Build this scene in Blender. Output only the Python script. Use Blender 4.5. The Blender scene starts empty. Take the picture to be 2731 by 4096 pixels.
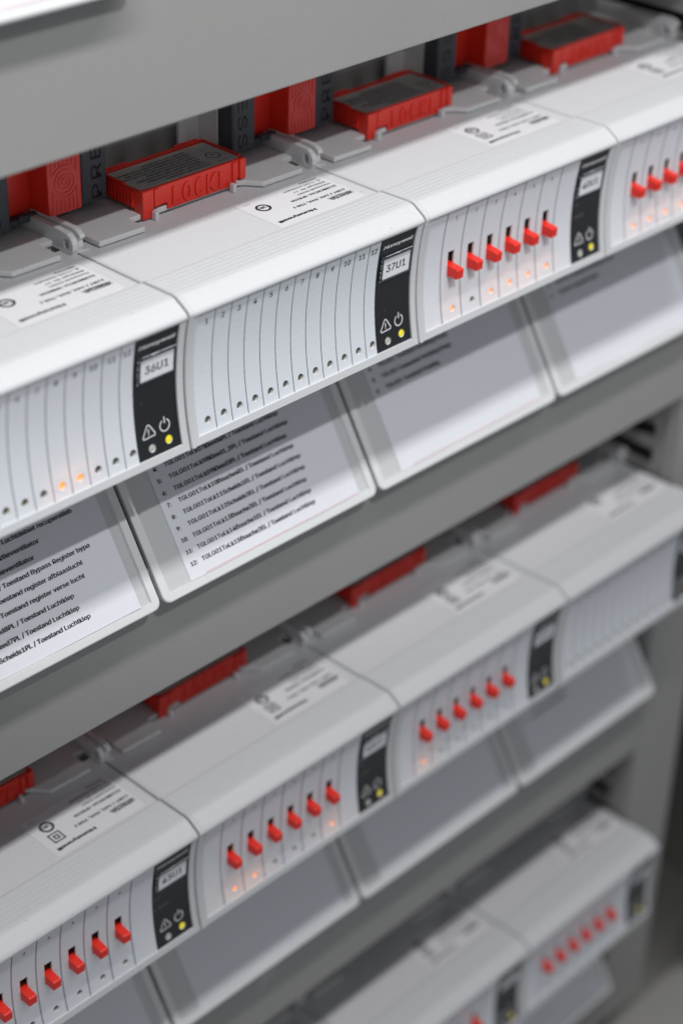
import bpy, bmesh, math, random
from mathutils import Matrix, Vector
random.seed(4)
S = 0.001                      # everything is modelled in millimetres and written in metres
scene = bpy.context.scene
col = scene.collection

# ------------------------------------------------------------------ camera, world, lamps
cam_d = bpy.data.cameras.new('camera'); cam = bpy.data.objects.new('camera', cam_d); col.objects.link(cam)
scene.camera = cam
cam_d.sensor_fit = 'VERTICAL'; cam_d.sensor_height = 36; cam_d.sensor_width = 24
cam_d.lens = 66.39
cam_d.clip_start = 0.02; cam_d.clip_end = 20
fwd = Vector((0.61684815, 0.57984182, -0.53224226))
right = Vector((0.69607455, -0.71753344, 0.02501944))
down = Vector((-0.36739431, -0.38591349, -0.84622231))
M = Matrix((right, -down, -fwd)).transposed().to_4x4()
M.translation = Vector((-287.711, -325.481, 214.240)) * S
cam.matrix_world = M
cam_d.dof.use_dof = True
cam_d.dof.focus_distance = 0.525
cam_d.dof.aperture_fstop = 7.0
cam_d.dof.aperture_blades = 9

w = bpy.data.worlds.new('World'); scene.world = w; w.use_nodes = True
bg = w.node_tree.nodes['Background']
bg.inputs[0].default_value = (0.93, 0.95, 1.0, 1); bg.inputs[1].default_value = 0.25

def area(name, loc, target, sx, sy, power, color):
    d = bpy.data.lights.new(name, 'AREA'); d.shape = 'RECTANGLE'; d.size = sx*S; d.size_y = sy*S
    d.energy = power; d.color = color
    o = bpy.data.objects.new(name, d); col.objects.link(o)
    v = (Vector(target) - Vector(loc)).normalized()
    zq = -v; xq = Vector((1, 0, 0)); xq = (xq - zq*xq.dot(zq)).normalized(); yq = zq.cross(xq)
    m = Matrix((xq, yq, zq)).transposed().to_4x4(); m.translation = Vector(loc)*S
    o.matrix_world = m
    return o
area('strip_lamp', (30, -255, 640), (30, 20, -100), 1000, 50, 4.5, (1.0, 0.99, 0.975))
sd = bpy.data.lights.new('ceiling_spot', 'SPOT'); sd.energy = 11.5; sd.color = (0.97, 0.985, 1.0); sd.shadow_soft_size = .009
sd.spot_size = math.radians(83.4); sd.spot_blend = .10
so = bpy.data.objects.new('ceiling_spot', sd); col.objects.link(so)
sl = Vector((-60, -590, 700))*S; st = Vector((60, 0, 560))*S
so.location = sl; so.rotation_euler = (st-sl).to_track_quat('-Z', 'Y').to_euler()

vs = scene.view_settings
vs.view_transform = 'Standard'; vs.look = 'None'; vs.exposure = 0.16; vs.gamma = 1.0
scene.cycles.max_bounces = 8
scene.cycles.use_denoising = True

# ------------------------------------------------------------------ materials
def mat(name, base, rough=0.5, spec=0.5, noise=0.0, nscale=900.0, bump=0.0, specks=0.0, emit=None, estr=0.0, coat=0.0, scratches=0.0, blotch=0.0, sss=0.0):
    m = bpy.data.materials.new(name); m.use_nodes = True
    nt = m.node_tree; b = nt.nodes['Principled BSDF']
    b.inputs['Base Color'].default_value = (*base, 1); b.inputs['Roughness'].default_value = rough
    b.inputs['Specular IOR Level'].default_value = spec
    if coat: b.inputs['Coat Weight'].default_value = coat; b.inputs['Coat Roughness'].default_value = 0.15
    if sss:
        b.inputs['Subsurface Weight'].default_value = sss; b.inputs['Subsurface Scale'].default_value = 0.0012
        b.inputs['Subsurface Radius'].default_value = (1, 0.6, 0.5)
    if emit: b.inputs['Emission Color'].default_value = (*emit, 1); b.inputs['Emission Strength'].default_value = estr
    tc = nt.nodes.new('ShaderNodeNewGeometry')
    cur = None
    def mixc(fac, c):
        nonlocal cur
        mx = nt.nodes.new('ShaderNodeMix'); mx.data_type = 'RGBA'
        nt.links.new(fac, mx.inputs[0])
        if cur is None: mx.inputs[6].default_value = (*base, 1)
        else: nt.links.new(cur, mx.inputs[6])
        mx.inputs[7].default_value = (*c, 1); cur = mx.outputs[2]
    if blotch:
        n = nt.nodes.new('ShaderNodeTexNoise'); n.inputs['Scale'].default_value = 22; n.inputs['Detail'].default_value = 5
        nt.links.new(tc.outputs['Position'], n.inputs['Vector'])
        r = nt.nodes.new('ShaderNodeMapRange'); r.inputs[1].default_value = .4; r.inputs[2].default_value = .75; r.inputs[4].default_value = blotch
        nt.links.new(n.outputs[0], r.inputs[0]); mixc(r.outputs[0], tuple(c*.62 for c in base))
    if noise:
        n = nt.nodes.new('ShaderNodeTexNoise'); n.inputs['Scale'].default_value = nscale; n.inputs['Detail'].default_value = 3
        nt.links.new(tc.outputs['Position'], n.inputs['Vector'])
        r = nt.nodes.new('ShaderNodeMapRange'); r.inputs[1].default_value = .35; r.inputs[2].default_value = .7; r.inputs[4].default_value = noise
        nt.links.new(n.outputs[0], r.inputs[0]); mixc(r.outputs[0], tuple(c*.5 for c in base))
    if specks:
        v = nt.nodes.new('ShaderNodeTexVoronoi'); v.inputs['Scale'].default_value = 230
        nt.links.new(tc.outputs['Position'], v.inputs['Vector'])
        r = nt.nodes.new('ShaderNodeMath'); r.operation = 'LESS_THAN'; r.inputs[1].default_value = 0.05
        nt.links.new(v.outputs['Distance'], r.inputs[0])
        s2 = nt.nodes.new('ShaderNodeSeparateColor'); nt.links.new(v.outputs['Color'], s2.inputs[0])
        r2 = nt.nodes.new('ShaderNodeMath'); r2.operation = 'GREATER_THAN'; r2.inputs[1].default_value = .62
        nt.links.new(s2.outputs[0], r2.inputs[0])
        mm = nt.nodes.new('ShaderNodeMath'); mm.operation = 'MULTIPLY'; nt.links.new(r.outputs[0], mm.inputs[0]); nt.links.new(r2.outputs[0], mm.inputs[1])
        m3 = nt.nodes.new('ShaderNodeMath'); m3.operation = 'MULTIPLY'; m3.inputs[1].default_value = specks; nt.links.new(mm.outputs[0], m3.inputs[0])
        mixc(m3.outputs[0], (.5, .5, .5) if sum(base) < .6 else (.10, .09, .08))
    if scratches:
        mp = nt.nodes.new('ShaderNodeMapping'); mp.inputs['Rotation'].default_value = (0.3, 0.9, 0.4); mp.inputs['Scale'].default_value = (1, 14, 1)
        nt.links.new(tc.outputs['Position'], mp.inputs['Vector'])
        n = nt.nodes.new('ShaderNodeTexNoise'); n.inputs['Scale'].default_value = 34; n.inputs['Detail'].default_value = 6; n.inputs['Distortion'].default_value = .6
        nt.links.new(mp.outputs[0], n.inputs['Vector'])
        r = nt.nodes.new('ShaderNodeMapRange'); r.inputs[1].default_value = .70; r.inputs[2].default_value = .76; r.inputs[4].default_value = scratches
        nt.links.new(n.outputs[0], r.inputs[0]); mixc(r.outputs[0], tuple(min(1, c*1.9) for c in base))
    if cur is not None: nt.links.new(cur, b.inputs['Base Color'])
    if bump:
        n = nt.nodes.new('ShaderNodeTexNoise'); n.inputs['Scale'].default_value = 1800; n.inputs['Detail'].default_value = 2
        nt.links.new(tc.outputs['Position'], n.inputs['Vector'])
        bp = nt.nodes.new('ShaderNodeBump'); bp.inputs['Strength'].default_value = bump; bp.inputs['Distance'].default_value = 0.0003
        nt.links.new(n.outputs[0], bp.inputs['Height']); nt.links.new(bp.outputs[0], b.inputs['Normal'])
    return m

M_white = mat('white_plastic', (.61, .622, .64), .5, noise=.05, bump=.08, specks=.5)
M_deck = mat('textured_white_plastic', (.62, .625, .645), .62, noise=.05, bump=.10, specks=.8)
M_base = mat('white_terminal_plastic', (.66, .66, .665), .5, noise=.06, bump=.12, specks=.5)
M_line = mat('printed_line', (.035, .045, .07), .5)
M_groove = mat('grey_groove', (.26, .28, .32), .6)
M_black = mat('black_foil', (.012, .014, .018), .34, bump=.1, specks=.35)
M_bezel = mat('clear_bezel', (.035, .04, .05), .16, spec=.8)
M_paper = mat('white_paper', (.72, .735, .78), .75, noise=.03)
M_sticker = mat('silver_sticker', (.47, .46, .44), .45, noise=.05)
M_label = mat('white_label', (.70, .70, .73), .55, noise=.02)
M_idlabel = mat('white_id_label', (.84, .85, .88), .5, noise=.02)
M_ink = mat('black_ink', (.02, .02, .028), .6)
M_inkblue = mat('dark_blue_ink', (.02, .045, .09), .6)
M_whiteink = mat('white_ink', (.70, .70, .72), .5)
M_greyink = mat('grey_ink', (.16, .16, .17), .5)
M_redink = mat('red_line', (.74, .42, .46), .6)
M_red = mat('red_plastic', (.70, .026, .012), .38, noise=.06, bump=.15, coat=.1)
M_toggle = mat('red_toggle_plastic', (.76, .022, .010), .42, bump=.05, sss=0.0)
M_grey = mat('dark_grey_plastic', (.062, .070, .086), .55, noise=.3, bump=.6)
M_duct = mat('grey_duct_plastic', (.325, .325, .315), .5, noise=.05, nscale=400, bump=.12, specks=.25, scratches=.22, blotch=.10)
M_shade = mat('painted_recess_shade', (.012, .012, .012), .8)  # near-black colour standing for shade in slots and embossed lettering
M_tray = mat('grey_translucent_tray', (.56, .575, .58), .35, noise=.03, bump=.05)
M_trayrim = mat('pale_tray_rim', (.70, .715, .72), .35, bump=.05)
M_strip = mat('grey_terminal_strip', (.24, .24, .235), .6, noise=.1)
M_back = mat('dark_back_panel', (.06, .058, .055), .6, noise=.1)
M_steel = mat('painted_steel', (.36, .355, .34), .5, noise=.06)
M_hole = mat('dark_lamp_lens', (.13, .125, .11), .4)
M_holegreen = mat('dim_green_lamp_lens', (.10, .11, .03), .4)
M_dome = mat('pale_lamp_lens', (.50, .50, .46), .35)
M_on = mat('lit_orange_lens', (.8, .25, .05), .4, emit=(1, .26, .05), estr=1.25)
M_yellow = mat('lit_yellow_lens', (.62, .55, .02), .4, emit=(1, .83, .02), estr=.32)
M_orange = mat('orange_plastic', (.75, .22, .01), .4)

def panel_material():
    m = bpy.data.materials.new('translucent_panel_film'); m.use_nodes = True
    nt = m.node_tree; b = nt.nodes['Principled BSDF']; out = nt.nodes['Material Output']
    b.inputs['Base Color'].default_value = (.76, .80, .85, 1); b.inputs['Roughness'].default_value = .33
    tr = nt.nodes.new('ShaderNodeBsdfTranslucent'); tr.inputs[0].default_value = (1, .92, .86, 1)
    mx = nt.nodes.new('ShaderNodeMixShader'); mx.inputs[0].default_value = .07
    nt.links.new(b.outputs[0], mx.inputs[1]); nt.links.new(tr.outputs[0], mx.inputs[2]); nt.links.new(mx.outputs[0], out.inputs[0])
    g = nt.nodes.new('ShaderNodeNewGeometry'); n = nt.nodes.new('ShaderNodeTexNoise'); n.inputs['Scale'].default_value = 2200
    nt.links.new(g.outputs['Position'], n.inputs['Vector'])
    bp = nt.nodes.new('ShaderNodeBump'); bp.inputs['Strength'].default_value = .25; bp.inputs['Distance'].default_value = .0002
    nt.links.new(n.outputs[0], bp.inputs['Height']); nt.links.new(bp.outputs[0], b.inputs['Normal']); nt.links.new(bp.outputs[0], tr.inputs['Normal'])
    return m
M_panel = panel_material()

# ------------------------------------------------------------------ mesh helpers (millimetres)
class MB:
    def __init__(self): self.v = []; self.f = []; self.mi = []; self.sm = []
    def add(self, vs_, fs, mi=0, smooth=False):
        o = len(self.v); self.v += [tuple(p) for p in vs_]
        for f in fs: self.f.append(tuple(o+i for i in f)); self.mi.append(mi); self.sm.append(smooth)
    def box(self, x0, x1, y0, y1, z0, z1, mi=0, b=0.0):
        if b:
            bm = bmesh.new(); bmesh.ops.create_cube(bm, size=1)
            for v in bm.verts: v.co = Vector(((x0+x1)/2+v.co.x*(x1-x0), (y0+y1)/2+v.co.y*(y1-y0), (z0+z1)/2+v.co.z*(z1-z0)))
            bmesh.ops.bevel(bm, geom=list(bm.edges), offset=b, segments=2, affect='EDGES', profile=.6)
            self.bm(bm, mi); return
        v = [(x, y, z) for x in (x0, x1) for y in (y0, y1) for z in (z0, z1)]
        self.add(v, [(0,1,3,2),(4,6,7,5),(0,4,5,1),(2,3,7,6),(0,2,6,4),(1,5,7,3)], mi)
    def bm(self, bm, mi=0, T=None, smooth=False):
        bm.verts.ensure_lookup_table(); bm.verts.index_update()
        vs_ = [(T @ v.co) if T else v.co.copy() for v in bm.verts]
        self.add(vs_, [[v.index for v in f.verts] for f in bm.faces], mi, smooth); bm.free()
    def prism(self, pts, axis, a0, a1, mi=0, b=0.0):
        """pts: 2-D outline; axis 0 -> pts are (y,z), 1 -> (x,z), 2 -> (x,y); extruded a0..a1"""
        def P(p, a): return Vector((a, p[0], p[1])) if axis == 0 else Vector((p[0], a, p[1])) if axis == 1 else Vector((p[0], p[1], a))
        bm = bmesh.new()
        A = [bm.verts.new(P(p, a0)) for p in pts]; B = [bm.verts.new(P(p, a1)) for p in pts]
        bm.faces.new(A); bm.faces.new(B[::-1])
        n = len(pts)
        for i in range(n): bm.faces.new((A[i], B[i], B[(i+1) % n], A[(i+1) % n]))
        bmesh.ops.recalc_face_normals(bm, faces=bm.faces)
        if b: bmesh.ops.bevel(bm, geom=list(bm.edges), offset=b, segments=2, affect='EDGES', profile=.6)
        self.bm(bm, mi)
    def build(self, name, mats, parent=None, loc=(0, 0, 0), recalc=False):
        me = bpy.data.meshes.new(name)
        me.from_pydata([(x*S, y*S, z*S) for x, y, z in self.v], [], self.f)
        for m in (mats if isinstance(mats, (list, tuple)) else [mats]): me.materials.append(m)
        for p, mi, s in zip(me.polygons, self.mi, self.sm): p.material_index = mi; p.use_smooth = s
        if recalc:
            bm = bmesh.new(); bm.from_mesh(me); bmesh.ops.remove_doubles(bm, verts=bm.verts, dist=1e-7)
            bmesh.ops.recalc_face_normals(bm, faces=bm.faces); bm.to_mesh(me); bm.free()
        me.update()
        o = bpy.data.objects.new(name, me); col.objects.link(o); o.parent = parent
        o.location = Vector(loc)*S
        return o

def empty(name, label, cat, loc, group=None):
    o = bpy.data.objects.new(name, None); col.objects.link(o); o.location = Vector(loc)*S
    o.empty_display_size = .01
    o['label'] = label; o['category'] = cat
    if group: o['group'] = group
    return o
def tag(o, label, cat, group=None):
    o['label'] = label; o['category'] = cat
    if group: o['group'] = group

_tc = {}
try:                            # Blender's own interface typeface, close to the photo's sans serif
    import os
    SANS = bpy.data.fonts.load(os.path.join(bpy.utils.system_resource('DATAFILES'), 'fonts', 'Inter.woff2'))
except Exception:
    SANS = None
def glyphs(s, shear=0.0, res=3, spacing=1.0):
    k = (s, shear, res, spacing)
    if k in _tc: return _tc[k]
    cu = bpy.data.curves.new('t', 'FONT'); cu.body = s; cu.size = 50; cu.shear = shear; cu.resolution_u = res
    cu.space_character = spacing
    if SANS: cu.font = SANS
    o = bpy.data.objects.new('t', cu); col.objects.link(o)
    me = o.to_mesh()
    v = [(p.co.x/50, p.co.y/50) for p in me.vertices]; f = [tuple(p.vertices) for p in me.polygons]
    o.to_mesh_clear(); bpy.data.objects.remove(o); bpy.data.curves.remove(cu)
    xs = [p[0] for p in v] or [0]
    _tc[k] = (v, f, min(xs), max(xs)); return _tc[k]
def put_text(mb, s, height, fn, width=None, x=0, y=0, align='L', mi=0, smooth=False, **k):
    """height = cap height in mm; fn(u, v) -> 3-D point; (x, y) = baseline anchor"""
    bold = k.pop('bold', 0.0)
    v, f, a, b = glyphs(s, **k)
    sy = height/0.73; sx = sy
    if width: sx = width/(b-a)
    W = (b-a)*sx
    x0 = x - (0 if align == 'L' else W/2 if align == 'C' else W)
    copies = [(0, 0)] if bold < .008 else [(-1, 0), (1, 0), (0, .7)] if bold > .02 else [(-1, 0), (1, 0)]
    for i, (dx, dy) in enumerate(copies):
        e = .004*i
        pts = [Vector(fn(x0+(p[0]-a)*sx+dx*bold*1.15*sy, y+p[1]*sy+dy*bold*sy)) for p in v]
        mb.add([(p.x, p.y-e, p.z+e) for p in pts], f, mi)
def stroke(mb, pts, wd, fn, closed=False, mi=0):
    """flat polyline of width wd drawn in (u, v)"""
    n = len(pts); L = []; Rr = []
    for i in range(n):
        p = Vector(pts[i])
        if closed: a, c = Vector(pts[i-1]), Vector(pts[(i+1) % n])
        else: a, c = Vector(pts[max(i-1, 0)]), Vector(pts[min(i+1, n-1)])
        d1 = (p-a).normalized() if (p-a).length else (c-p).normalized(); d2 = (c-p).normalized() if (c-p).length else d1
        t = (d1+d2).normalized(); nn = Vector((-t.y, t.x)); k = wd/2/max(.35, abs(nn.dot(Vector((-d1.y, d1.x)))))
        L.append(p+nn*k); Rr.append(p-nn*k)
    vs_ = [fn(*q) for q in L] + [fn(*q) for q in Rr]
    m = n if closed else n-1
    mb.add(vs_, [(i, (i+1) % n, n+(i+1) % n, n+i) for i in range(m)], mi)
def circ(cx, cy, r, a0=0, a1=360, n=28):
    return [(cx+r*math.cos(math.radians(a0+(a1-a0)*i/n)), cy+r*math.sin(math.radians(a0+(a1-a0)*i/n))) for i in range(n+(0 if a1-a0 == 360 else 1))]

def face_y(z):                 # the concave front of a module, z from 0 (crest) to -39.4
    t = (z+19.7)/19.7
    return 0.15 + 2.35*(1-t*t)

# ------------------------------------------------------------------ cabinet interior
b = MB(); b.box(-420, 420, 112, 116, -620, 200); o = b.build('cabinet_back', M_back); o['kind'] = 'structure'; o['label'] = 'dark rear plate of the control cabinet'
b = MB(); b.box(420, 424, -40, 116, -620, 200); o = b.build('cabinet_side', M_steel); o['kind'] = 'structure'
b = MB(); b.box(-420, 420, -60, 24, -505, -493, b=2); b.box(-420, 420, 24, 112, -520, -512); o = b.build('cabinet_floor', M_steel); o['kind'] = 'structure'
b = MB(); b.box(313, 345, 58, 62, -492, 190); o = b.build('cabinet_frame', M_back); o['kind'] = 'structure'
b = MB(); b.box(345, 420, 6, 20, -492, 190, b=2); o = b.build('cabinet_upright', M_steel); o['kind'] = 'structure'

def duct_h(zlow, label):
    r = empty('wiring_duct', label, 'cable duct', (-90, 20, zlow), 'horizontal wiring ducts')
    x0, x1, H = -260, 361, 45
    m = MB(); m.prism([(0, 0), (0, H), (7, H), (7, H-1.6), (1.6, H-1.6), (1.6, 1.6), (7, 1.6), (7, 0)], 0, x0, x1, b=.45); m.build('duct_lid', M_duct, r)
    m = MB(); m.box(x0+1, x1-1, 58, 60, 2, H-2)
    n = int((x1-x0)/12.5)
    for i in range(n):
        xx = x0+2+i*12.5
        for zz in (2.0, H-3.6): m.box(xx, xx+7.5, 2, 58, zz, zz+1.6)
    m.build('slotted_channel', M_duct, r)
    return r
duct_h(42, 'pale grey wiring duct lid across the top of the photo above the red blocks')
duct_h(-133, 'grey wiring duct right below the printed paper flaps of the top row')
duct_h(-308, 'dark grey wiring duct below the flaps of the middle row')
duct_h(-483, 'lowest wiring duct in deep shade under the bottom row')
r = empty('wiring_duct', 'upright grey slotted wiring duct at the right end of the rows', 'cable duct', (271.5, 20, -480))
m = MB(); m.prism([(0, 0), (34, 0), (34, 7), (32.4, 7), (32.4, 1.6), (1.6, 1.6), (1.6, 7), (0, 7)], 2, 0, 660, b=.45); m.build('duct_lid', M_duct, r)
m = MB(); m.box(1, 33, 76, 78, 0, 660)
m.box(1.2, 2.6, 7, 12, 0, 660); m.box(1.2, 2.6, 62, 76, 0, 660)
for i in range(57):
    zz = 4+i*11.6
    m.box(1.2, 2.6, 12, 62, zz, zz+5.2, b=.3)
    m.box(31.4, 32.8, 7, 76, zz, zz+6.4)
m.build('slotted_channel', M_duct, r)
m = MB(); m.box(3, 31, 12, 74, 0, 655); m.build('duct_shade_block', M_shade, r)  # solid near-black block painting the shade behind the duct slots

# ------------------------------------------------------------------ one control module
PROF = [(0.15, -0.9), (0.22, -0.35), (0.55, 0.15), (1.1, 0.62), (3.3, 2.0), (5.0, 2.95), (5.75, 3.2), (6.3, 3.22)]
yy = 6.6
for i in range(6):
    PROF += [(yy, 3.26-i*.045), (yy+.06, 3.19-i*.045), (yy+.18, 3.19-i*.045), (yy+.24, 3.255-i*.045)]
    yy += 1.9
PROF += [(17.6, 2.98), (18.0, 2.86), (18.5, 2.4), (48.9, 2.35)]
def housing_mesh():
    b = MB()
    fz = [-39.4+ (39.4-1.6)*i/18 for i in range(19)]
    prof = [(face_y(z), z) for z in fz] + PROF
    nface = len(fz)
    xs = [(0.28, -0.45), (0.42, -.1), (0.7, .12), (1.35, .12), (1.75, -.1), (2.0, -0.28), (3.2, -.28), (87.4, -.28), (88.6, -.28), (89.0, -.1), (89.4, -.1), (89.7, -0.45)]
    def P(i, h):
        y, z = prof[i]; hh = h+.28
        if i < nface: return (y-hh*.8, z)
        if y < 6: return (y-hh*.5, z+hh*.7)
        return (y, z+hh*.9)
    grid = []
    for x, h in xs:
        # the label deck is plain; only the rims stand proud
        grid.append([(x,)+P(i, h) for i in range(len(prof))])
    n = len(prof)
    v = [p for c in grid for p in c]
    fs = []; ms = []
    for c in range(len(xs)-1):
        for i in range(n-1):
            if c == 6 and fz[0]+1.3 < prof[i][1] and i < nface-1 and prof[i+1][1] < -1.9+.4: continue
            fs.append((c*n+i, c*n+i+1, (c+1)*n+i+1, (c+1)*n+i)); ms.append(1 if (i >= n-2 and 5 <= c <= 7) else 0)
    for f, mi in zip(fs, ms): b.add([v[j] for j in f], [(0, 1, 2, 3)], mi)
    # inner returns round the opening, 0.9 deep
    zs = [z for z in fz if True][1:]; zlo = fz[0]+2.1; zhi = fz[-1]
    zz = [fz[1]+0] + list(fz[2:])
    for x in (3.2, 87.4):
        for i in range(len(zz)-1):
            a, c = zz[i], zz[i+1]
            b.add([(x, face_y(a), a), (x, face_y(c), c), (x, face_y(c)+1.6, c), (x, face_y(a)+1.6, a)], [(0, 1, 2, 3)])
    for z in (zz[0], zz[-1]):
        b.add([(3.2, face_y(z), z), (87.4, face_y(z), z), (87.4, face_y(z)+1.6, z), (3.2, face_y(z)+1.6, z)], [(0, 1, 2, 3)])
    # ends, underside, rear
    back = [(48.9, -39.4+1)]
    for x, s in ((0.28, 1), (89.7, -1)):
        h = -.45
        ring = [P(i, h) for i in range(n)] + [(48.9, -30.0), (30, -39.9), (3, -39.9)]
        b.add([(x, p[0], p[1]) for p in ring], [tuple(range(len(ring)))[::s]])
    y0, z0 = P(0, -.45)
    pts = [(y0, z0), (3, -39.9), (30, -39.9), (48.9, -30), P(n-1, -.45)]
    for p, q in zip(pts, pts[1:]):
        b.add([(.28, p[0], p[1]), (89.7, p[0], p[1]), (89.7, q[0], q[1]), (.28, q[0], q[1])], [(0, 1, 2, 3)])
    return b
def fp(x, z, off=0.0):          # a point on the panel film (sunk .55 behind the front)
    return (x, face_y(z)+.55-off, z)
ZT, ZB = -1.75, -37.6
def ring_cell(b, x0, x1, z0, z1, cx, cz, r, mi, depth):
    n = 20; outer = []; inner = []
    for i in range(n):
        a = 2*math.pi*(i+.5)/n; c, s = math.cos(a), math.sin(a)
        k = min((x1-cx)/c if c > 0 else (x0-cx)/c, (z1-cz)/s if s > 0 else (z0-cz)/s)
        outer.append(fp(cx+k*c, cz+k*s)); inner.append(fp(cx+r*c, cz+r*s))
    b.add(outer+inner, [(i, (i+1) % n, n+(i+1) % n, n+i) for i in range(n)], mi)
    for sx, sz in ((x0, z0), (x0, z1), (x1, z0), (x1, z1)):     # corner fillers
        a0 = math.atan2(sz-cz, sx-cx) % (2*math.pi); i = int(a0/(2*math.pi)*n-.5) % n
        b.add([outer[i], fp(sx, sz), outer[(i+1) % n]], [(0, 1, 2)], mi)
    if depth:
        rim = [(p[0], p[1]+depth, p[2]) for p in inner]
        b.add(inner+rim, [(i, (i+1) % n, n+(i+1) % n, n+i) for i in range(n)], 2, True)
def panel_mesh(xa, xb, seps, sw, leds, r, slots, extra_mi=0, depth=1.2, ledz=-34.1, ledzs=None):
    b = MB()
    X = {xa, xb}; Z = {ZT, ZB}
    for s in seps: X |= {s-sw/2, s+sw/2}
    zsd = ledzs or [ledz]*len(leds)
    hb = r+.35
    for l, lz in zip(leds, zsd): X |= {l-hb, l+hb}; Z |= {lz-hb, lz+hb}
    for s in slots: X |= {s-1.4, s+1.4}; Z |= {-15.5, -23.4}
    z = ZT
    while z > ZB:
        z -= 2.4
        if z > ZB and min(abs(z-q) for q in Z) > .8: Z.add(z)
    X = sorted(X); Z = sorted(Z)
    led_cells = set()
    for i in range(len(X)-1):
        xm = (X[i]+X[i+1])/2
        mi = 1 if any(abs(xm-s) < sw/2 for s in seps) else 0
        for j in range(len(Z)-1):
            zm = (Z[j]+Z[j+1])/2
            if any(abs(xm-s) < 1.4 for s in slots) and -23.4 < zm < -15.5: continue
            if any(abs(xm-l) < hb and abs(zm-lz) < hb for l, lz in zip(leds, zsd)): continue
            b.add([fp(X[i], Z[j]), fp(X[i+1], Z[j]), fp(X[i+1], Z[j+1]), fp(X[i], Z[j+1])], [(0, 1, 2, 3)], mi, True)
    for l, lz in zip(leds, zsd): ring_cell(b, l-hb, l+hb, lz-hb, lz+hb, l, lz, r, 0, depth)
    # slot side walls
    for s in slots:
        for k in range(4):
            z0, z1 = -15.5-k*1.975, -15.5-(k+1)*1.975
            for x in (s-1.4, s+1.4): b.add([fp(x, z0), fp(x, z1), fp(x, z1, -.55), fp(x, z0, -.55)], [(0, 1, 2, 3)], 0)
        b.add([fp(s-1.4, -15.5), fp(s+1.4, -15.5), fp(s+1.4, -15.5, -.55), fp(s-1.4, -15.5, -.55)], [(0, 1, 2, 3)], 0)
    return b
SEP12 = [10.2+5.83*k for k in range(11)]; LED12 = [7.45+5.815*k for k in range(12)]
SEP6 = [11.1+8.83*k for k in range(7)]; LED6 = [16.3+8.87*k for k in range(6)]; SLOT6 = [15.45+8.83*k for k in range(6)]
def disc(x, z, r, off, n=20):
    b = MB(); c = fp(x, z, off+ (r*.25)); rim = [fp(x+r*math.cos(2*math.pi*i/n), z+r*math.sin(2*math.pi*i/n), off) for i in range(n)]
    mid = [fp(x+r*.6*math.cos(2*math.pi*i/n), z+r*.6*math.sin(2*math.pi*i/n), off+r*.17) for i in range(n)]
    b.add([c]+mid+rim, [(0, 1+i, 1+(i+1) % n) for i in range(n)]+[(1+i, 1+n+i, 1+n+(i+1) % n, 1+(i+1) % n) for i in range(n)], 0, True)
    return b
def on_panel(off=.06):
    return lambda u, v: fp(u, v, off)
cache = {}
def cached(key, maker, name, mats, parent, loc=(0, 0, 0), recalc=False):
    if key in cache:
        o = cache[key].copy(); col.objects.link(o); o.name = name; o.parent = parent; o.location = Vector(loc)*S; return o
    o = maker().build(name, mats, parent, loc, recalc); cache[key] = o; return o

def status_mesh():
    return panel_mesh(72.9, 87.7, [], .2, [77.8, 83.6], 1.18, [], depth=.7, ledzs=[-34.9, -34.5])
def icons_mesh(hoa):
    b = MB(); f = on_panel(.07)
    tri = [(77.2, -28.2), (77.75, -28.55), (79.3, -31.0), (79.15, -31.6), (75.45, -31.75), (75.15, -31.3), (76.75, -28.5)]
    stroke(b, tri, .36, f, True)
    stroke(b, [(77.2, -29.3), (77.2, -30.6)], .38, f); stroke(b, [(77.2, -30.85), (77.2, -31.15)], .38, f)
    stroke(b, circ(82.75, -30.15, 1.62, 118, 422, 26), .38, f)
    stroke(b, [(82.75, -27.75), (82.75, -29.6)], .4, f)
    return b
def hoa_text_mesh():
    b = MB(); f = on_panel(.07)
    for s, z in (('I', -15.9), ('0', -18.9), ('AUTO', -22.9)):
        stroke(b, [(73.4, z+.7), (74.3, z+.7)], .28, f)
        put_text(b, s, 1.5, f, x=75.2, y=z, bold=.01)
    return b
def brand_mesh():
    b = MB(); put_text(b, 'Honeywell', 1.55, on_panel(.07), width=12.2, x=74.4, y=-5.4, bold=.05, shear=.3, res=3); return b
def bezel_mesh():
    b = MB()
    def fr(x0, x1, z0, z1, a, d=.5):
        for (p, q, s, t) in ((x0, x1, z1-a, z1), (x0, x1, z0, z0+a*.3), (x0, x0+a, z0+a*.3, z1-a), (x1-a*.25, x1, z0+a*.3, z1-a)):
            n = 4
            for k in range(n):
                za, zb = s+(t-s)*k/n, s+(t-s)*(k+1)/n
                b.box(p, q, face_y((za+zb)/2)+.55-d, face_y((za+zb)/2)+.6, za, zb)
    fr(74.1, 87.0, -15.7, -7.7, 1.0)
    return b
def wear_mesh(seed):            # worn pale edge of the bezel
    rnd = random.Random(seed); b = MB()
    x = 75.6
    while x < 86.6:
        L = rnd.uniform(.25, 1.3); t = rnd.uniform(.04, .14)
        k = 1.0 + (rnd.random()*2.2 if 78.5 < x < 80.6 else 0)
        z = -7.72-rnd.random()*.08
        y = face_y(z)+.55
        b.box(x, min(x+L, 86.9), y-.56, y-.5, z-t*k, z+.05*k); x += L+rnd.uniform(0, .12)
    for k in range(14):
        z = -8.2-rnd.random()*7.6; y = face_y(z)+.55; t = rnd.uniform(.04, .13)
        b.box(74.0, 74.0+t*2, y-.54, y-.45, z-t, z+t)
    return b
def id_label_mesh():
    b = MB(); n = 4
    for k in range(n):
        za, zb = -15.35+(6.5)*k/n, -15.35+6.5*(k+1)/n
        b.add([fp(75.1, za, .12), fp(86.6, za, .12), fp(86.6, zb, .12), fp(75.1, zb, .12)], [(0, 1, 2, 3)])
    return b
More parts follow.
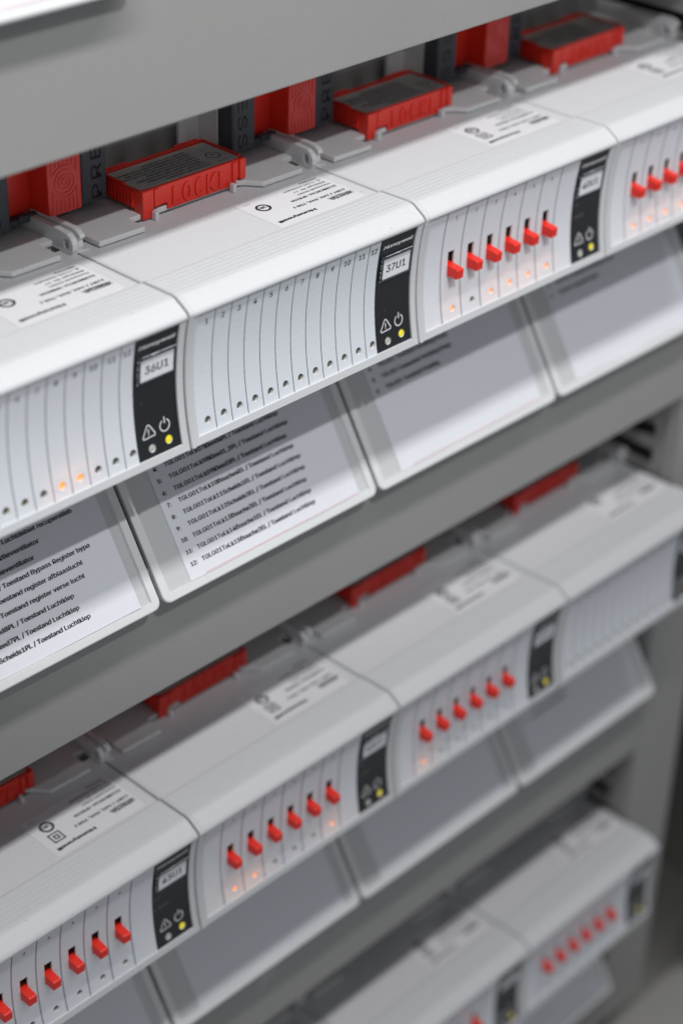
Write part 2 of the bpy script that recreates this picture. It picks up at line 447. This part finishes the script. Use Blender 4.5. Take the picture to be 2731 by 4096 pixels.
def toggle_mesh(up=0.0):
    b = MB()
    pts = [(5.5, -19.4), (2.9, -19.6), (-.7, -20.05), (-1.15, -20.35), (-1.05, -22.95), (-.7, -23.25), (3.0, -23.05), (5.5, -22.9)]
    b.prism(pts, 0, -1.42, 1.42, b=.25)
    for i in range(4):
        b.box(-1.0, 1.0, -1.1, -.8, -20.95-.55*i-.12, -20.95-.55*i+.1)
    return b
def num_mesh(kind):
    b = MB(); f = on_panel(.06)
    if kind == 12:
        for k in range(12):
            cx = (10.2+5.83*(k-.5)) if k else 7.4
            if k == 11: cx = 70.6
            put_text(b, str(k+1), 2.25, f, x=cx, y=-5.5, align='C', res=3, bold=.012)
    else:
        for k in range(6): put_text(b, str(k+1), 1.7, f, x=SEP6[k]+4.4, y=-5.2, align='C', res=3, bold=.02)
    return b
def rating_mesh():
    b = MB(); x0, x1, y0, y1, r = 51.8, 85.6, 19.7, 39.0, 1.3
    pts = []
    for cx, cy, a in ((x1-r, y1-r, 0), (x0+r, y1-r, 90), (x0+r, y0+r, 180), (x1-r, y0+r, 270)):
        pts += circ(cx, cy, r, a, a+90, 6)
    b.prism(pts, 2, 2.37, 2.50); return b
def rating_text_mesh(code, order, square):
    b = MB(); f = lambda u, v: (85.0-u, 19.2-v, 2.53)       # read from behind: rotated half a turn
    g = lambda s, h, xr, y, wd, bd=.0: put_text(b, s, h, f, width=wd, x=85.0-xr, y=19.2-y, bold=bd)
    g('Honeywell', 1.75, 67.8, 22.9, 14.2, .09)
    g(code, 2.5, 84.6, 25.3, 8.6, .12)
    g('128T / 24V, 5VA, T50 (', 1.4, 84.4, 27.4, 20.5, .07)
    g(order, 1.4, 84.4, 31.0, 18.0, .07)
    g('Honeywell GmbH', 1.15, 84.2, 33.2, 12.8, .035)
    g('Böblinger Str. 17', 1.15, 84.0, 35.1, 12.6, .035)
    g('D-71101 Schönaich', 1.15, 83.8, 37.0, 14.4, .035)
    g('Germany', 1.15, 83.8, 38.6, 6.6, .035)
    h = lambda u, v: (57.5-u, 32.7-v, 2.53)
    stroke(b, circ(0, 0, 2.0), .78, h, True)
    put_text(b, '20', 1.6, h, x=0, y=-.8, align='C', bold=.07)
    stroke(b, [(-2.5, .3), (-1.9, -.3), (-1.3, .3)], .35, h); stroke(b, [(2.5, -.3), (1.9, .3), (1.3, -.3)], .35, h)
    k = lambda u, v: (55.4-u*0-v*0+u*-1, 37.1-v, 2.53)
    put_text(b, '2110', .85, k, x=0, y=-.4, align='C')
    if square:
        q = lambda u, v: (57.0-u, 27.2-v, 2.53)
        stroke(b, [(-1.9, -1.9), (1.9, -1.9), (1.9, 1.9), (-1.9, 1.9)], .5, q, True)
        stroke(b, [(-.7, -.7), (.7, -.7), (.7, .7), (-.7, .7)], .5, q, True)
    return b

def glow(x, z, root):
    d = bpy.data.lights.new('indicator_glow', 'POINT'); d.energy = 0.0042; d.color = (1, .34, .12); d.shadow_soft_size = .0006
    o = bpy.data.objects.new('indicator_glow', d); col.objects.link(o); o.parent = root
    o.location = Vector((x, face_y(z)+.55+1.25, z))*S

def module(k, z, kind, ident, label, lift=0.0, on=(), green=(), code='XF823A', order='2110BC0C44-XF823A', square=False):
    r = empty('control_module', label, 'control module', (90*k, 0, z), 'control modules in rows')
    cached('housing', housing_mesh, 'housing', [M_white, M_deck], r, recalc=False)
    leds = LED12 if kind == 12 else LED6
    if kind == 12: cached('p12', lambda: panel_mesh(2.9, 72.85, SEP12, .27, LED12, 1.12, [], depth=.95), 'face_panel', [M_panel, M_line, M_base], r)
    else: cached('p6', lambda: panel_mesh(2.9, 72.85, SEP6, .52, LED6, 1.06, SLOT6, depth=.95), 'face_panel', [M_panel, M_groove, M_base], r)
    cached('n%d' % kind, lambda: num_mesh(kind), 'channel_numbers', M_ink if kind == 12 else M_greyink, r)
    st = cached('status', status_mesh, 'status_strip', [M_black, M_line, M_base], r)
    cached('brand', brand_mesh, 'brand_lettering', M_whiteink, st)
    cached('icons', lambda: icons_mesh(0), 'warning_and_power_icons', M_whiteink if kind == 12 else M_greyink, st)
    if kind == 6: cached('hoat', hoa_text_mesh, 'mode_lettering', M_greyink, st)
    bz = cached('bezel', bezel_mesh, 'label_holder', M_bezel, r)
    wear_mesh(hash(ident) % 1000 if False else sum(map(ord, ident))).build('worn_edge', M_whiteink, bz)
    il = cached('idl', id_label_mesh, 'id_label', M_idlabel, r)
    t = MB(); put_text(t, ident, 3.3, on_panel(.18), width=7.9, x=76.9, y=-13.4, bold=.015, res=4); t.build('id_text', M_inkblue if 'U' in ident else M_ink, il)
    cached('ylw', lambda: disc(83.6, -34.5, 1.16, -.35), 'power_light', M_yellow, r)
    cached('dim', lambda: disc(77.8, -34.9, 1.16, -.4), 'alarm_light', M_dome, r)
    for i, lx in enumerate(leds):
        on_ = (i+1) in on
        rr = 1.12 if kind == 12 else 1.06
        key = 'led%d_%d' % (kind, 2 if on_ else 1 if (i+1) in green else 0)
        o = cached(key, lambda: disc(0, -34.1, rr+.05, -.92), 'indicator_light', M_on if on_ else M_holegreen if (i+1) in green else M_hole, r, (lx, 0, 0))
        if on_: o['label'] = 'lit orange indicator light'; glow(lx, -34.1, r)
    if kind == 6:
        for i in range(6):
            cached('tog', toggle_mesh, 'toggle_switch', M_toggle, r, (SLOT6[i], 0, 0.2 if z < -100 else 0))
        cached('dark', lambda: (lambda b: (b.box(4, 72, 5.2, 5.6, -27, -12), b)[1])(MB()), 'slot_shade_sheet', M_shade, r)  # near-black sheet added to paint the shade inside the toggle slots
    rl = cached('rating', rating_mesh, 'rating_label', M_label, r)
    cached('rt'+code+str(square), lambda: rating_text_mesh(code, order, square), 'rating_print', M_ink, rl)
    return r

A, B_, C_ = 0, -175, -351
module(-1, A, 12, '36U1', 'white twelve-channel module marked 36U1 with two lit orange lights, top row', on=(8, 9), green=(5, 6), code='XFR824A', order='2120BC0T12-XFR824A')
module(0, A, 12, '37U1', 'white twelve-channel module marked 37U1 with all channel lights dark, top row')
module(1, A, 6, '40U1', 'white module with six red toggles marked 40U1, top row', on=(1, 3, 4, 5, 6), square=True)
module(2, A, 6, '41U1', 'white module with red toggles at the right edge, top row', on=(1, 2, 3, 4, 5, 6), square=True)
module(-1, B_, 6, '43U1', 'white module with six red toggles marked 43U1, middle row', square=True)
module(0, B_, 6, '44U1', 'white six-toggle module right of 43U1 with three glowing lights, middle row', on=(1, 2, 6), square=True)
module(1, B_, 6, '45U1', 'white six-toggle module with one glowing light, middle row left of the plain module', on=(1,), square=True)
module(2, B_, 12, '46U1', 'plain white module without toggles at the right end of the middle row', green=(1, 2, 3, 4, 5, 6, 7, 8, 9))
module(0, C_, 6, '48U1', 'leftmost blurred white module of the bottom row, only its top in view', square=True)
module(1, C_, 6, '49U1', 'blurred white module of the bottom row cut by the lower edge', square=True)
module(2, C_, 6, '50U1', 'blurred white module with six red toggles at the right end of the bottom row', square=True)

# ------------------------------------------------------------------ terminal bases behind the modules, with tabs, pins and hinge clip
def base_mesh():
    b = MB()
    out = [(.3, 52.2), (6.0, 52.2), (6.0, 49.2), (6.2, 42.6), (21.9, 42.2), (22.2, 49.2), (62.4, 49.2), (64.6, 47.4), (67.7, 43.3), (83.3, 43.0), (83.5, 51.8), (87.6, 51.8), (87.6, 98), (.3, 98)]
    b.prism(out, 2, 2.75, 4.35, b=.3)
    b.box(.3, 89.9, 53, 98, -28, 2.7)
    b.box(23.0, 61.5, 50.2, 52.5, 1.0, 2.7)
    return b
def clip_mesh():
    b = MB()
    L = [(95, 2.6), (44.6, 2.6), (42.9, 3.6), (42.3, 5.2), (42.1, 7.4), (42.9, 9.2), (44.6, 10.5), (47.5, 11.1), (60, 10.6), (95, 10.0)]
    # left cheek with a six-sided eye: outline bridged to the eye ring
    hc = (46.0, 5.3); hexa = [(hc[0]+1.2*math.cos(math.radians(a)), hc[1]+1.75*math.sin(math.radians(a))) for a in range(30, 390, 60)]
    def cheek(x0, x1):
        front = [(50.5, 2.6), (44.2, 2.6), (43.4, 3.8), (43.3, 5.6), (44.0, 7.1), (45.6, 8.1), (50.5, 8.4)]
        pts = front
        m = len(pts)
        bm = bmesh.new()
        for xx in (x0, x1):
            o = [bm.verts.new((xx, *p)) for p in pts]; h = [bm.verts.new((xx, *p)) for p in hexa]
            es = [bm.edges.new((o[i], o[(i+1) % m])) for i in range(m)]+[bm.edges.new((h[i], h[(i+1) % 6])) for i in range(6)]
            bmesh.ops.triangle_fill(bm, edges=es, use_beauty=True)
        b.bm(bm)
        for q in (pts, hexa):
            n = len(q)
            for i in range(n):
                if q is pts and i == n-1: continue
                p, s = q[i], q[(i+1) % n]
                b.add([(x0, *p), (x0, *s), (x1, *s), (x1, *p)], [(0, 1, 2, 3)])
    cheek(-2.3, -.5)
    b.prism([(50.5, 2.6), (50.5, 8.4), (60, 8.3), (95, 7.8), (95, 2.6)], 0, -2.3, -.5)
    R = [(95, 2.6), (44.5, 2.6), (43.9, 4.2), (44.0, 6.7), (42.9, 7.0), (43.3, 8.0), (44.7, 8.8), (46.6, 9.2), (60, 9.0), (95, 8.4)]
    b.prism(R, 0, .05, 1.75, b=.2)
    b.prism([(95, 2.7), (46, 2.7), (45, 5), (45.2, 7), (47, 7.9), (95, 7.3)], 0, -.5, .05)
    b.prism([(-2.4, 44.4), (3.4, 43.4), (3.2, 47), (-2.4, 52)], 2, 2.45, 3.1, b=.12)
    return b
def pins_mesh():
    b = MB(); b.prism([(-.6, 46.2), (.6, 46.0), (.7, 47.8), (-.7, 47.8)], 2, 2.4, 5.0, b=.25); return b
def rail_mesh():
    b = MB(); b.box(.4, 89.2, 78, 98, 4.4, 12.5, b=.6)
    for i in range(12): b.box(5+i*6.6, 9.2+i*6.6, 84, 96, 12.55, 20, b=.5)
    return b
names = {(-1, 0): '36U1', (0, 0): '37U1', (1, 0): '40U1', (2, 0): 'at the right edge, top row', (-1, 1): '43U1', (0, 1): 'right of 43U1', (1, 1): 'third from left in the middle row', (2, 1): 'at the right end of the middle row'}
def socket(k, z, where):
    r = empty('terminal_base', 'white terminal base behind the module '+where, 'terminal base', (90*k, 0, z), 'terminal bases behind the modules')
    cached('base', base_mesh, 'base_plate', M_base, r)
    cached('clip', clip_mesh, 'hinge_clip', M_base, r, (90, 0, 0))
    for x in (29.8, 59.2): cached('pin', pins_mesh, 'locking_pin', M_white, r, (x, 0, 0))
    cached('rail', rail_mesh, 'terminal_strip', M_strip, r)
    return r
socket(-1, A, 'marked 36U1'); socket(0, A, 'marked 37U1'); socket(1, A, 'marked 40U1'); socket(2, A, 'at the right edge of the top row')
socket(-1, B_, 'marked 43U1'); socket(0, B_, 'right of 43U1'); socket(1, B_, 'second right of 43U1'); socket(2, B_, 'at the right end of the middle row')
socket(0, C_, 'at the lower edge of the photo, bottom row'); socket(1, C_, 'second from the right in the bottom row'); socket(2, C_, 'at the right end of the bottom row')

# ------------------------------------------------------------------ red LOCK blocks
def lock_body():
    b = MB()
    b.box(26.3, 64.9, 48.6, 66.2, 5.4, 10.9, b=.25)
    b.box(35.8, 62.0, 48.6, 66.0, 3.4, 5.6, b=.2)
    b.box(26.2, 30.2, 47.9, 52, 2.9, 11.05, b=.3)
    b.box(30.6, 32.2, 48.0, 50, 5.6, 10.8, b=.2)
    b.box(60.2, 61.9, 48.0, 50, 4.9, 10.6, b=.2)
    b.box(62.9, 65.1, 47.9, 52, 4.9, 11.0, b=.3)
    for i in range(9): b.box(25.75, 26.5, 51.9+i*1.45, 52.6+i*1.45, 5.6, 10.4, b=.12)
    for x0, x1, y0, y1 in ((26.2, 64.9, 65.3, 66.5), (26.2, 27.0, 56, 65.3), (64.0, 64.9, 50, 65.3)): b.box(x0, x1, y0, y1, 10.8, 11.7, b=.15)
    b.box(27, 36, 66.0, 67.0, 10.2, 12.1, b=.2); b.box(54, 63, 66.0, 67.0, 10.2, 12.1, b=.2)
    return b
def lock_letters():
    b = MB()
    def solid(pts): b.prism(pts, 1, 48.15, 48.7, b=.1)
    solid([(37.5, 9.6), (38.4, 9.6), (38.4, 5.0), (40.3, 5.0), (40.3, 4.2), (37.5, 4.2)])
    def ringl(cx, cz, a, c, t, a0, a1):
        n = 18
        for i in range(n):
            p, q = math.radians(a0+(a1-a0)*i/n), math.radians(a0+(a1-a0)*(i+1)/n)
            b.prism([(cx+a*math.cos(p), cz+c*math.sin(p)), (cx+a*math.cos(q), cz+c*math.sin(q)), (cx+(a-t)*math.cos(q), cz+(c-t)*math.sin(q)), (cx+(a-t)*math.cos(p), cz+(c-t)*math.sin(p))], 1, 48.15, 48.7)
    ringl(43.0, 6.9, 1.75, 2.75, .85, 0, 360); ringl(47.7, 6.9, 1.75, 2.75, .85, 45, 315)
    solid([(50.4, 9.6), (51.25, 9.6), (51.25, 4.2), (50.4, 4.2)])
    solid([(51.2, 6.6), (53.0, 9.6), (54.0, 9.6), (52.1, 6.7), (54.1, 4.2), (53.1, 4.2), (51.2, 6.1)])
    solid([(55.1, 9.5), (59.4, 6.7), (55.1, 4.1)])
    return b
def lock_sticker():
    b = MB(); pts = []
    for cx, cy, a in ((63.2, 64.0, 0), (28.0, 64.0, 90), (28.0, 50.6, 180), (63.2, 50.6, 270)): pts += circ(cx, cy, .9, a, a+90, 5)
    b.prism(pts, 2, 10.92, 11.1); return b
def lock_print():
    b = MB(); f = lambda u, v: (62.4-u, 49.9-v, 11.13)
    lines = [('ACCESSORY, GENERAL', 17), ('AUXILIARY SWITCH EQUIPMENT', 22), ('PROCESS CONTROL AND LOAD EQUIPMENT', 24), ('ALSO FOR USE IN ALARM EQUIPMENT', 20), ('SUPPLY 24 VAC CLASS TWO ONLY FITS 8404', 27), ('RATED FOR GENERAL USE TYPE: NM', 24), ('SUITABLE FOR MOUNTING ON A FLAT SURFACE', 27), ('RATING 24V 2A RESISTIVE', 16)]
    for i, (s, wd) in enumerate(lines):
        put_text(b, s, 1.0, f, width=wd, x=8.0+(i % 3)*.4, y=-1.6-i*1.62, bold=.06, res=1)
    h = lambda u, v: (59.3-u, 55.6-v, 11.13)
    stroke(b, circ(0, 0, 2.1), .4, h, True); put_text(b, 'UL', 1.4, h, x=0, y=-.7, align='C', bold=.04)
    put_text(b, 'LISTED', .8, h, width=4, x=0, y=4.2, align='C', bold=.04); put_text(b, 'E12', .8, h, x=0, y=-4.6, align='C', bold=.04)
    return b
def lock(k, z, where):
    r = empty('locking_block', where, 'locking block', (90*k, 0, z), 'red LOCK blocks on the terminal bases')
    cached('lb', lock_body, 'body', M_red, r); cached('ll', lock_letters, 'raised_lettering', M_red, r)
    s = cached('ls', lock_sticker, 'sticker', M_sticker, r); cached('lp', lock_print, 'sticker_print', M_ink, s)
lock(0, A, 'red LOCK block with grey printed sticker behind module 37U1')
lock(1, A, 'red LOCK block behind module 40U1, second of the top row')
lock(2, A, 'red LOCK block at the top right corner, darkest sticker')
lock(-1, B_, 'shaded red block at the left edge of the photo behind module 43U1')
lock(0, B_, 'shaded red block under the duct, behind the module right of 43U1')
lock(1, B_, 'shaded red block behind the third module of the middle row')
lock(2, B_, 'blurred red block at the right end of the middle row')

# ------------------------------------------------------------------ grey and red plug-in relay units
def post_mesh(x0, x1):
    b = MB(); b.prism([(x0, 60.6), (x0+.6, 60), (x1-.6, 60), (x1, 60.6), (x1, 76), (x0, 76)], 2, 6.8, 58, b=.25); return b
def painted_relief(word, xc, flip):
    b = MB()
    sgn = 1 if flip else -1
    # rotated lettering; shade of its relief painted as flat near-black letters
    zc = 7.5
    for i, ch in enumerate(word):
        f = (lambda u, v, i=i: (xc+ -v if flip else xc+v, 59.93, zc+i*5.7+2.4+(u if flip else -u)))
        put_text(b, ch, 5.2, f, width=4.2, x=-2.1, y=-2.5)
    return b
def button_mesh():
    b = MB(); b.box(.2, 11.6, 56.0, 66, 8.6, 48, b=.5)
    return b
def rings_mesh():
    b = MB()
    f = lambda u, v: (5.9+u, 55.75, 22.5+v)
    def tube(pts, wd):
        n = len(pts)
        for i in range(n-1):
            p, q = Vector(pts[i]), Vector(pts[i+1]); d = (q-p).normalized(); nn = Vector((-d.y, d.x))*wd/2
            P_ = [p+nn, q+nn, q-nn, p-nn]
            b.prism([(5.9+t.x, 17.6+t.y) for t in P_], 1, 55.84, 56.1)
    for r_, a0, a1 in ((.9, 0, 360), (2.0, 0, 360), (3.3, 0, 360)): tube(circ(0, 0, r_, a0, a1-.01, 22), .34)
    tube(circ(0, 0, 4.6, 35, 145, 10), .34); tube(circ(0, 0, 4.6, 215, 325, 10), .34)
    for i in range(7):
        x = -4.2+i*1.4; top = -5.4 if 1 <= i <= 5 else -3.0
        tube([(x, -8.3), (x, top-abs(3-i)*-.35)], .34)
        tube([(x, 9.6), (x, -top-abs(3-i)*.35)], .34)
    return b
def ubase_mesh():
    b = MB(); b.box(-9.3, 14.6, 64.2, 76, 8.3, 48, b=.3); return b
def ufoot_mesh():
    b = MB(); b.box(-9.5, 14.7, 61.5, 76, 6.6, 8.2, b=.2); b.box(-6, 0, 61.0, 63, 7.2, 8.9, b=.2); b.box(4, 12, 63, 76, 3.0, 6.6); return b
def slot_mesh():
    b = MB(); b.box(-.05, .35, 63.0, 64.4, 13.0, 16.2); return b
def tag_mesh():
    b = MB(); b.box(-19.5, -19.0, 66, 74, 5, 26); b.box(-27.5, -19.5, 73.6, 75, 4.5, 15, b=.3); return b
def relay(k, z, label):
    r = empty('relay_unit', label, 'relay unit', (90*k, 0, z), 'red and grey relay units')
    p1 = cached('po1', lambda: post_mesh(-18.6, -9.5), 'grey_cheek', M_grey, r); p2 = cached('po2', lambda: post_mesh(14.8, 23.9), 'grey_cheek', M_grey, r)
    cached('w1', lambda: painted_relief('SSERP', -14.1, False), 'cheek_lettering', M_shade, p1)
    cached('w2', lambda: painted_relief('PRESS', 19.3, True), 'cheek_lettering', M_shade, p2)
    bt = cached('btn', button_mesh, 'red_push_block', M_red, r); cached('rings', rings_mesh, 'raised_rings', M_red, bt)
    cached('ub', ubase_mesh, 'red_body', M_red, r); cached('uf', ufoot_mesh, 'grey_foot', M_grey, r)
    cached('tg', tag_mesh, 'pale_tile', M_base, r)
relay(0, A, 'red and dark grey relay unit at the left edge of the top row')
relay(1, A, 'red and dark grey relay unit between the first two LOCK blocks')
relay(2, A, 'red and dark grey relay unit left of the top right LOCK block')
relay(0, B_, 'relay unit in deep shade left of the clip behind module 43U1, middle row')
b = MB(); b.box(0, 5, 0, 9, 0, 14, b=.6); b.box(1.2, 3.8, 9, 40, 2, 5, b=.5)
o = b.build('wire_connector', M_orange, None, (258, 86, 18)); tag(o, 'small orange wire connector in the dark top right corner', 'wire connector')
b = MB(); b.box(0, 7, 0, 9, 0, 12, b=.6); b.box(2.2, 4.8, 9, 40, 2, 5, b=.5)
o = b.build('wire_connector', M_red, None, (246, 86, 18)); tag(o, 'small dark red wire connector left of the orange one', 'wire connector')

# ------------------------------------------------------------------ swinging label flaps under each module
F0 = Vector((0, 33.5, -65.3)); FD = Vector((0, -19.4, -31.1)).normalized(); FN = Vector((0, -31.1, 19.4)).normalized()  # outward normal
def fl(x, s, n=0.0): return tuple(F0 + Vector((x, 0, 0)) + FD*s + FN*n)
def fbox(b, x0, x1, s0, s1, n0, n1, mi=0, bev=0.0):
    bm = bmesh.new(); bmesh.ops.create_cube(bm, size=1)
    for v in bm.verts: v.co = Vector(fl((x0+x1)/2+v.co.x*(x1-x0), (s0+s1)/2+v.co.y*(s1-s0), (n0+n1)/2+v.co.z*(n1-n0)))
    if bev: bmesh.ops.bevel(bm, geom=list(bm.edges), offset=bev, segments=2, affect='EDGES', profile=.6)
    b.bm(bm, mi)
def rrect(x0, x1, s0, s1, r): 
    p = []
    for cx, cy, a in ((x1-r, s1-r, 0), (x0+r, s1-r, 90)): p += circ(cx, cy, r, a, a+90, 6)
    return p + [(x0, s0), (x1, s0)]
def fprism(b, pts, n0, n1, mi=0, bev=0.0):
    bm = bmesh.new()
    P_ = [bm.verts.new(fl(p[0], p[1], n0)) for p in pts]; Q = [bm.verts.new(fl(p[0], p[1], n1)) for p in pts]
    bm.faces.new(P_); bm.faces.new(Q[::-1]); n = len(pts)
    for i in range(n): bm.faces.new((P_[i], Q[i], Q[(i+1) % n], P_[(i+1) % n]))
    bmesh.ops.recalc_face_normals(bm, faces=bm.faces)
    if bev: bmesh.ops.bevel(bm, geom=list(bm.edges), offset=bev, segments=2, affect='EDGES', profile=.6)
    b.bm(bm, mi)
def tray_mesh():
    b = MB(); fprism(b, rrect(.7, 89.3, -14, 37.6, 2.6), -1.6, -.35, bev=.3); return b
def rim_mesh():
    b = MB()
    outer = rrect(.7, 89.3, -14, 37.6, 2.6); inner = rrect(3.4, 86.6, -14, 35.3, .5)
    n = len(outer)
    for n0, n1 in ((-.4, .55),):
        O1 = [fl(p[0], p[1], n0) for p in outer]; O2 = [fl(p[0], p[1], n1-.25) for p in outer]
        e = [(45+(p[0]-45)*.993, p[1]-(.35 if p[1] > 0 else 0)) for p in outer]; O3 = [fl(p[0], p[1], n1) for p in e]
        I3 = [fl(p[0], p[1], n1) for p in inner]; I1 = [fl(45+(p[0]-45)*.992, p[1]-(.3 if p[1] > 0 else 0), n0) for p in inner]
        for P_, Q in ((O1, O2), (O2, O3), (O3, I3), (I3, I1)):
            b.add(P_+Q, [(i, i+1, n+i+1, n+i) for i in range(n-2)] + [(n-1, 0, n, 2*n-1)], 0, False)
    return b
def sheet_mesh(curl=0.0):
    b = MB(); n = 12
    pts = []
    for i in range(n+1):
        x = 12.1+(82.9-12.1)*i/n
        for s in (-13, 34.9): pts.append(fl(x, s, -.2+.1*math.sin(i*.9)+(curl*(i/n)**16 if s > 0 else 0)))
    b.add(pts, [(2*i, 2*i+2, 2*i+3, 2*i+1) for i in range(n)], 0, True)
    return b
PT = .0
def flap_text(lines):
    b = MB(); f = lambda u, v: fl(u, -v, -.02)
    for s_, num, txt, wd, xr in lines:
        if num: put_text(b, num, 1.75, f, width=None, x=14.2, y=-s_, bold=.03, res=3)
        put_text(b, txt, 1.85, f, width=wd, x=18.5 if xr is None else xr, y=-s_, align='L' if xr is None else 'R', bold=.03, res=3)
    return b
def flap(k, z, label, lines=None, red=False, curl=0.0):
    r = empty('label_flap', label, 'label flap', (90*k, 0, z), 'label flaps hanging under the modules')
    tr = cached('tray', tray_mesh, 'tray', M_tray, r); cached('rim', rim_mesh, 'tray_rim', M_trayrim, r)
    p = cached('sheet%s' % curl, lambda: sheet_mesh(curl), 'paper_sheet', M_paper, r)
    if lines: flap_text(lines).build('printed_list', M_ink, p)
    if red:
        m = MB(); pts = []
        for i in range(13):
            x = 18+(82.5-18)*i/12; pts += [fl(x, 34.42, .02), fl(x, 34.6, .02)]
        m.add(pts, [(2*i, 2*i+2, 2*i+3, 2*i+1) for i in range(12)]); m.build('red_margin_line', M_redink, p)
T = 'TGLG01ToLk%s / Toestand Luchtklep'
ids = {1: '04Kleed6PL', 2: '05Kleed5PL', 3: '06Kleed7PL', 4: '07Kleed4PL', 5: '08Kleed1_2PL', 6: '09Kleed3PL', 7: '10Douche4EL', 8: '11Scheids1EL', 9: '12Scheids2EL', 10: '13Douche3EL', 11: '14Douche1EL', 12: '15Douche2EL'}
def ln(n): return 31.1-3.69*(12-n)
flap(0, A, 'paper flap under 37U1 listing lines 4 to 12', [(ln(n), '%d:' % n, T % ids[n], 46.5*(len(T % ids[n])/42.0), None) for n in range(1, 13)], red=True)
L36 = [(2.0, '4:', 'TGLG01 Stand van Luchtdebiet recuperatieb', None, 73.9), (5.7, '5:', 'TGLG01 Storing extraktieventilator', None, 60.8), (9.3, '6:', 'TGLG01 Storing pulsieventilator', None, 57.4),
       (12.9, '7:', 'TGLG01ToRg01 / Toestand Bypass Register bypa', None, 75.0), (16.4, '8:', 'TGLG01ToRg02PL / Toestand register afblaaslucht', None, 70.9), (20.0, '9:', 'TGLG01ToRg03PL / Toestand register verse lucht', None, 69.9),
       (23.7, '10:', 'TGLG01ToLk01Kleed8PL / Toestand Luchtklep', None, 64.3), (27.3, '11:', 'TGLG01ToLk02Kleed7PL / Toestand Luchtklep', None, 64.4), (30.8, '12:', 'TGLG01ToLk03Scheids1PL / Toestand Luchtklep', None, 66.7)]
L36 = [(s_, n, t, len(t)*1.075*(.97 if 'v' in t[8:14] else 1), xr) for s_, n, t, _, xr in L36]
flap(-1, A, 'paper flap under 36U1 ending in Scheids1PL, left edge of the photo', L36, curl=.5)
flap(1, A, 'paper flap under the toggles of 40U1 with only the top lines filled', [(ln(n), '%d:' % n, t, len(t)*1.1, None) for n, t in ((1, 'Toestand uitgang Verdeling Pomp'), (2, 'Commando circulatie Pomp'), (3, 'Voeding Pompgroep Verdeling'), (4, 'TGLG01 Toestand Verdeling Pomp'), (5, 'TGLG01 Commando Verdeling Pomp'), (6, 'TGLG01 Toestand Voeding'))], red=True)
flap(2, A, 'paper flap at the right edge of the top row', [(ln(n), '%d:' % n, t, len(t)*1.1, None) for n, t in ((4, 'TGLG01 Toestand Verdeling Pomp'), (5, 'TGLG01 Commando Pomp'))])
flap(-1, B_, 'empty grey flap below 43U1 at the lower left'); flap(0, B_, 'blank flap below the second module of the middle row'); flap(1, B_, 'blank blurred flap below the third module of the middle row')
flap(2, B_, 'blurred flap with faint print at the right end of the middle row', [(ln(n), '%d:' % n, t, len(t)*1.1, None) for n, t in ((4, 'Toestand Alarm Voeding'), (5, 'Toestand Storing Verdeling'), (6, 'Toestand Storing Pomp'), (7, 'Toestand Voeding Kast'), (8, 'Toestand Alarm Brand'))])
flap(1, C_, 'blurred flap below the bottom row at the lower edge'); flap(2, C_, 'blurred flap at the right end of the bottom row')
flap(-1, 178.2, 'bright flap corner in the top left of the photo above the pale duct', red=True)

for me in bpy.data.meshes: me.validate()
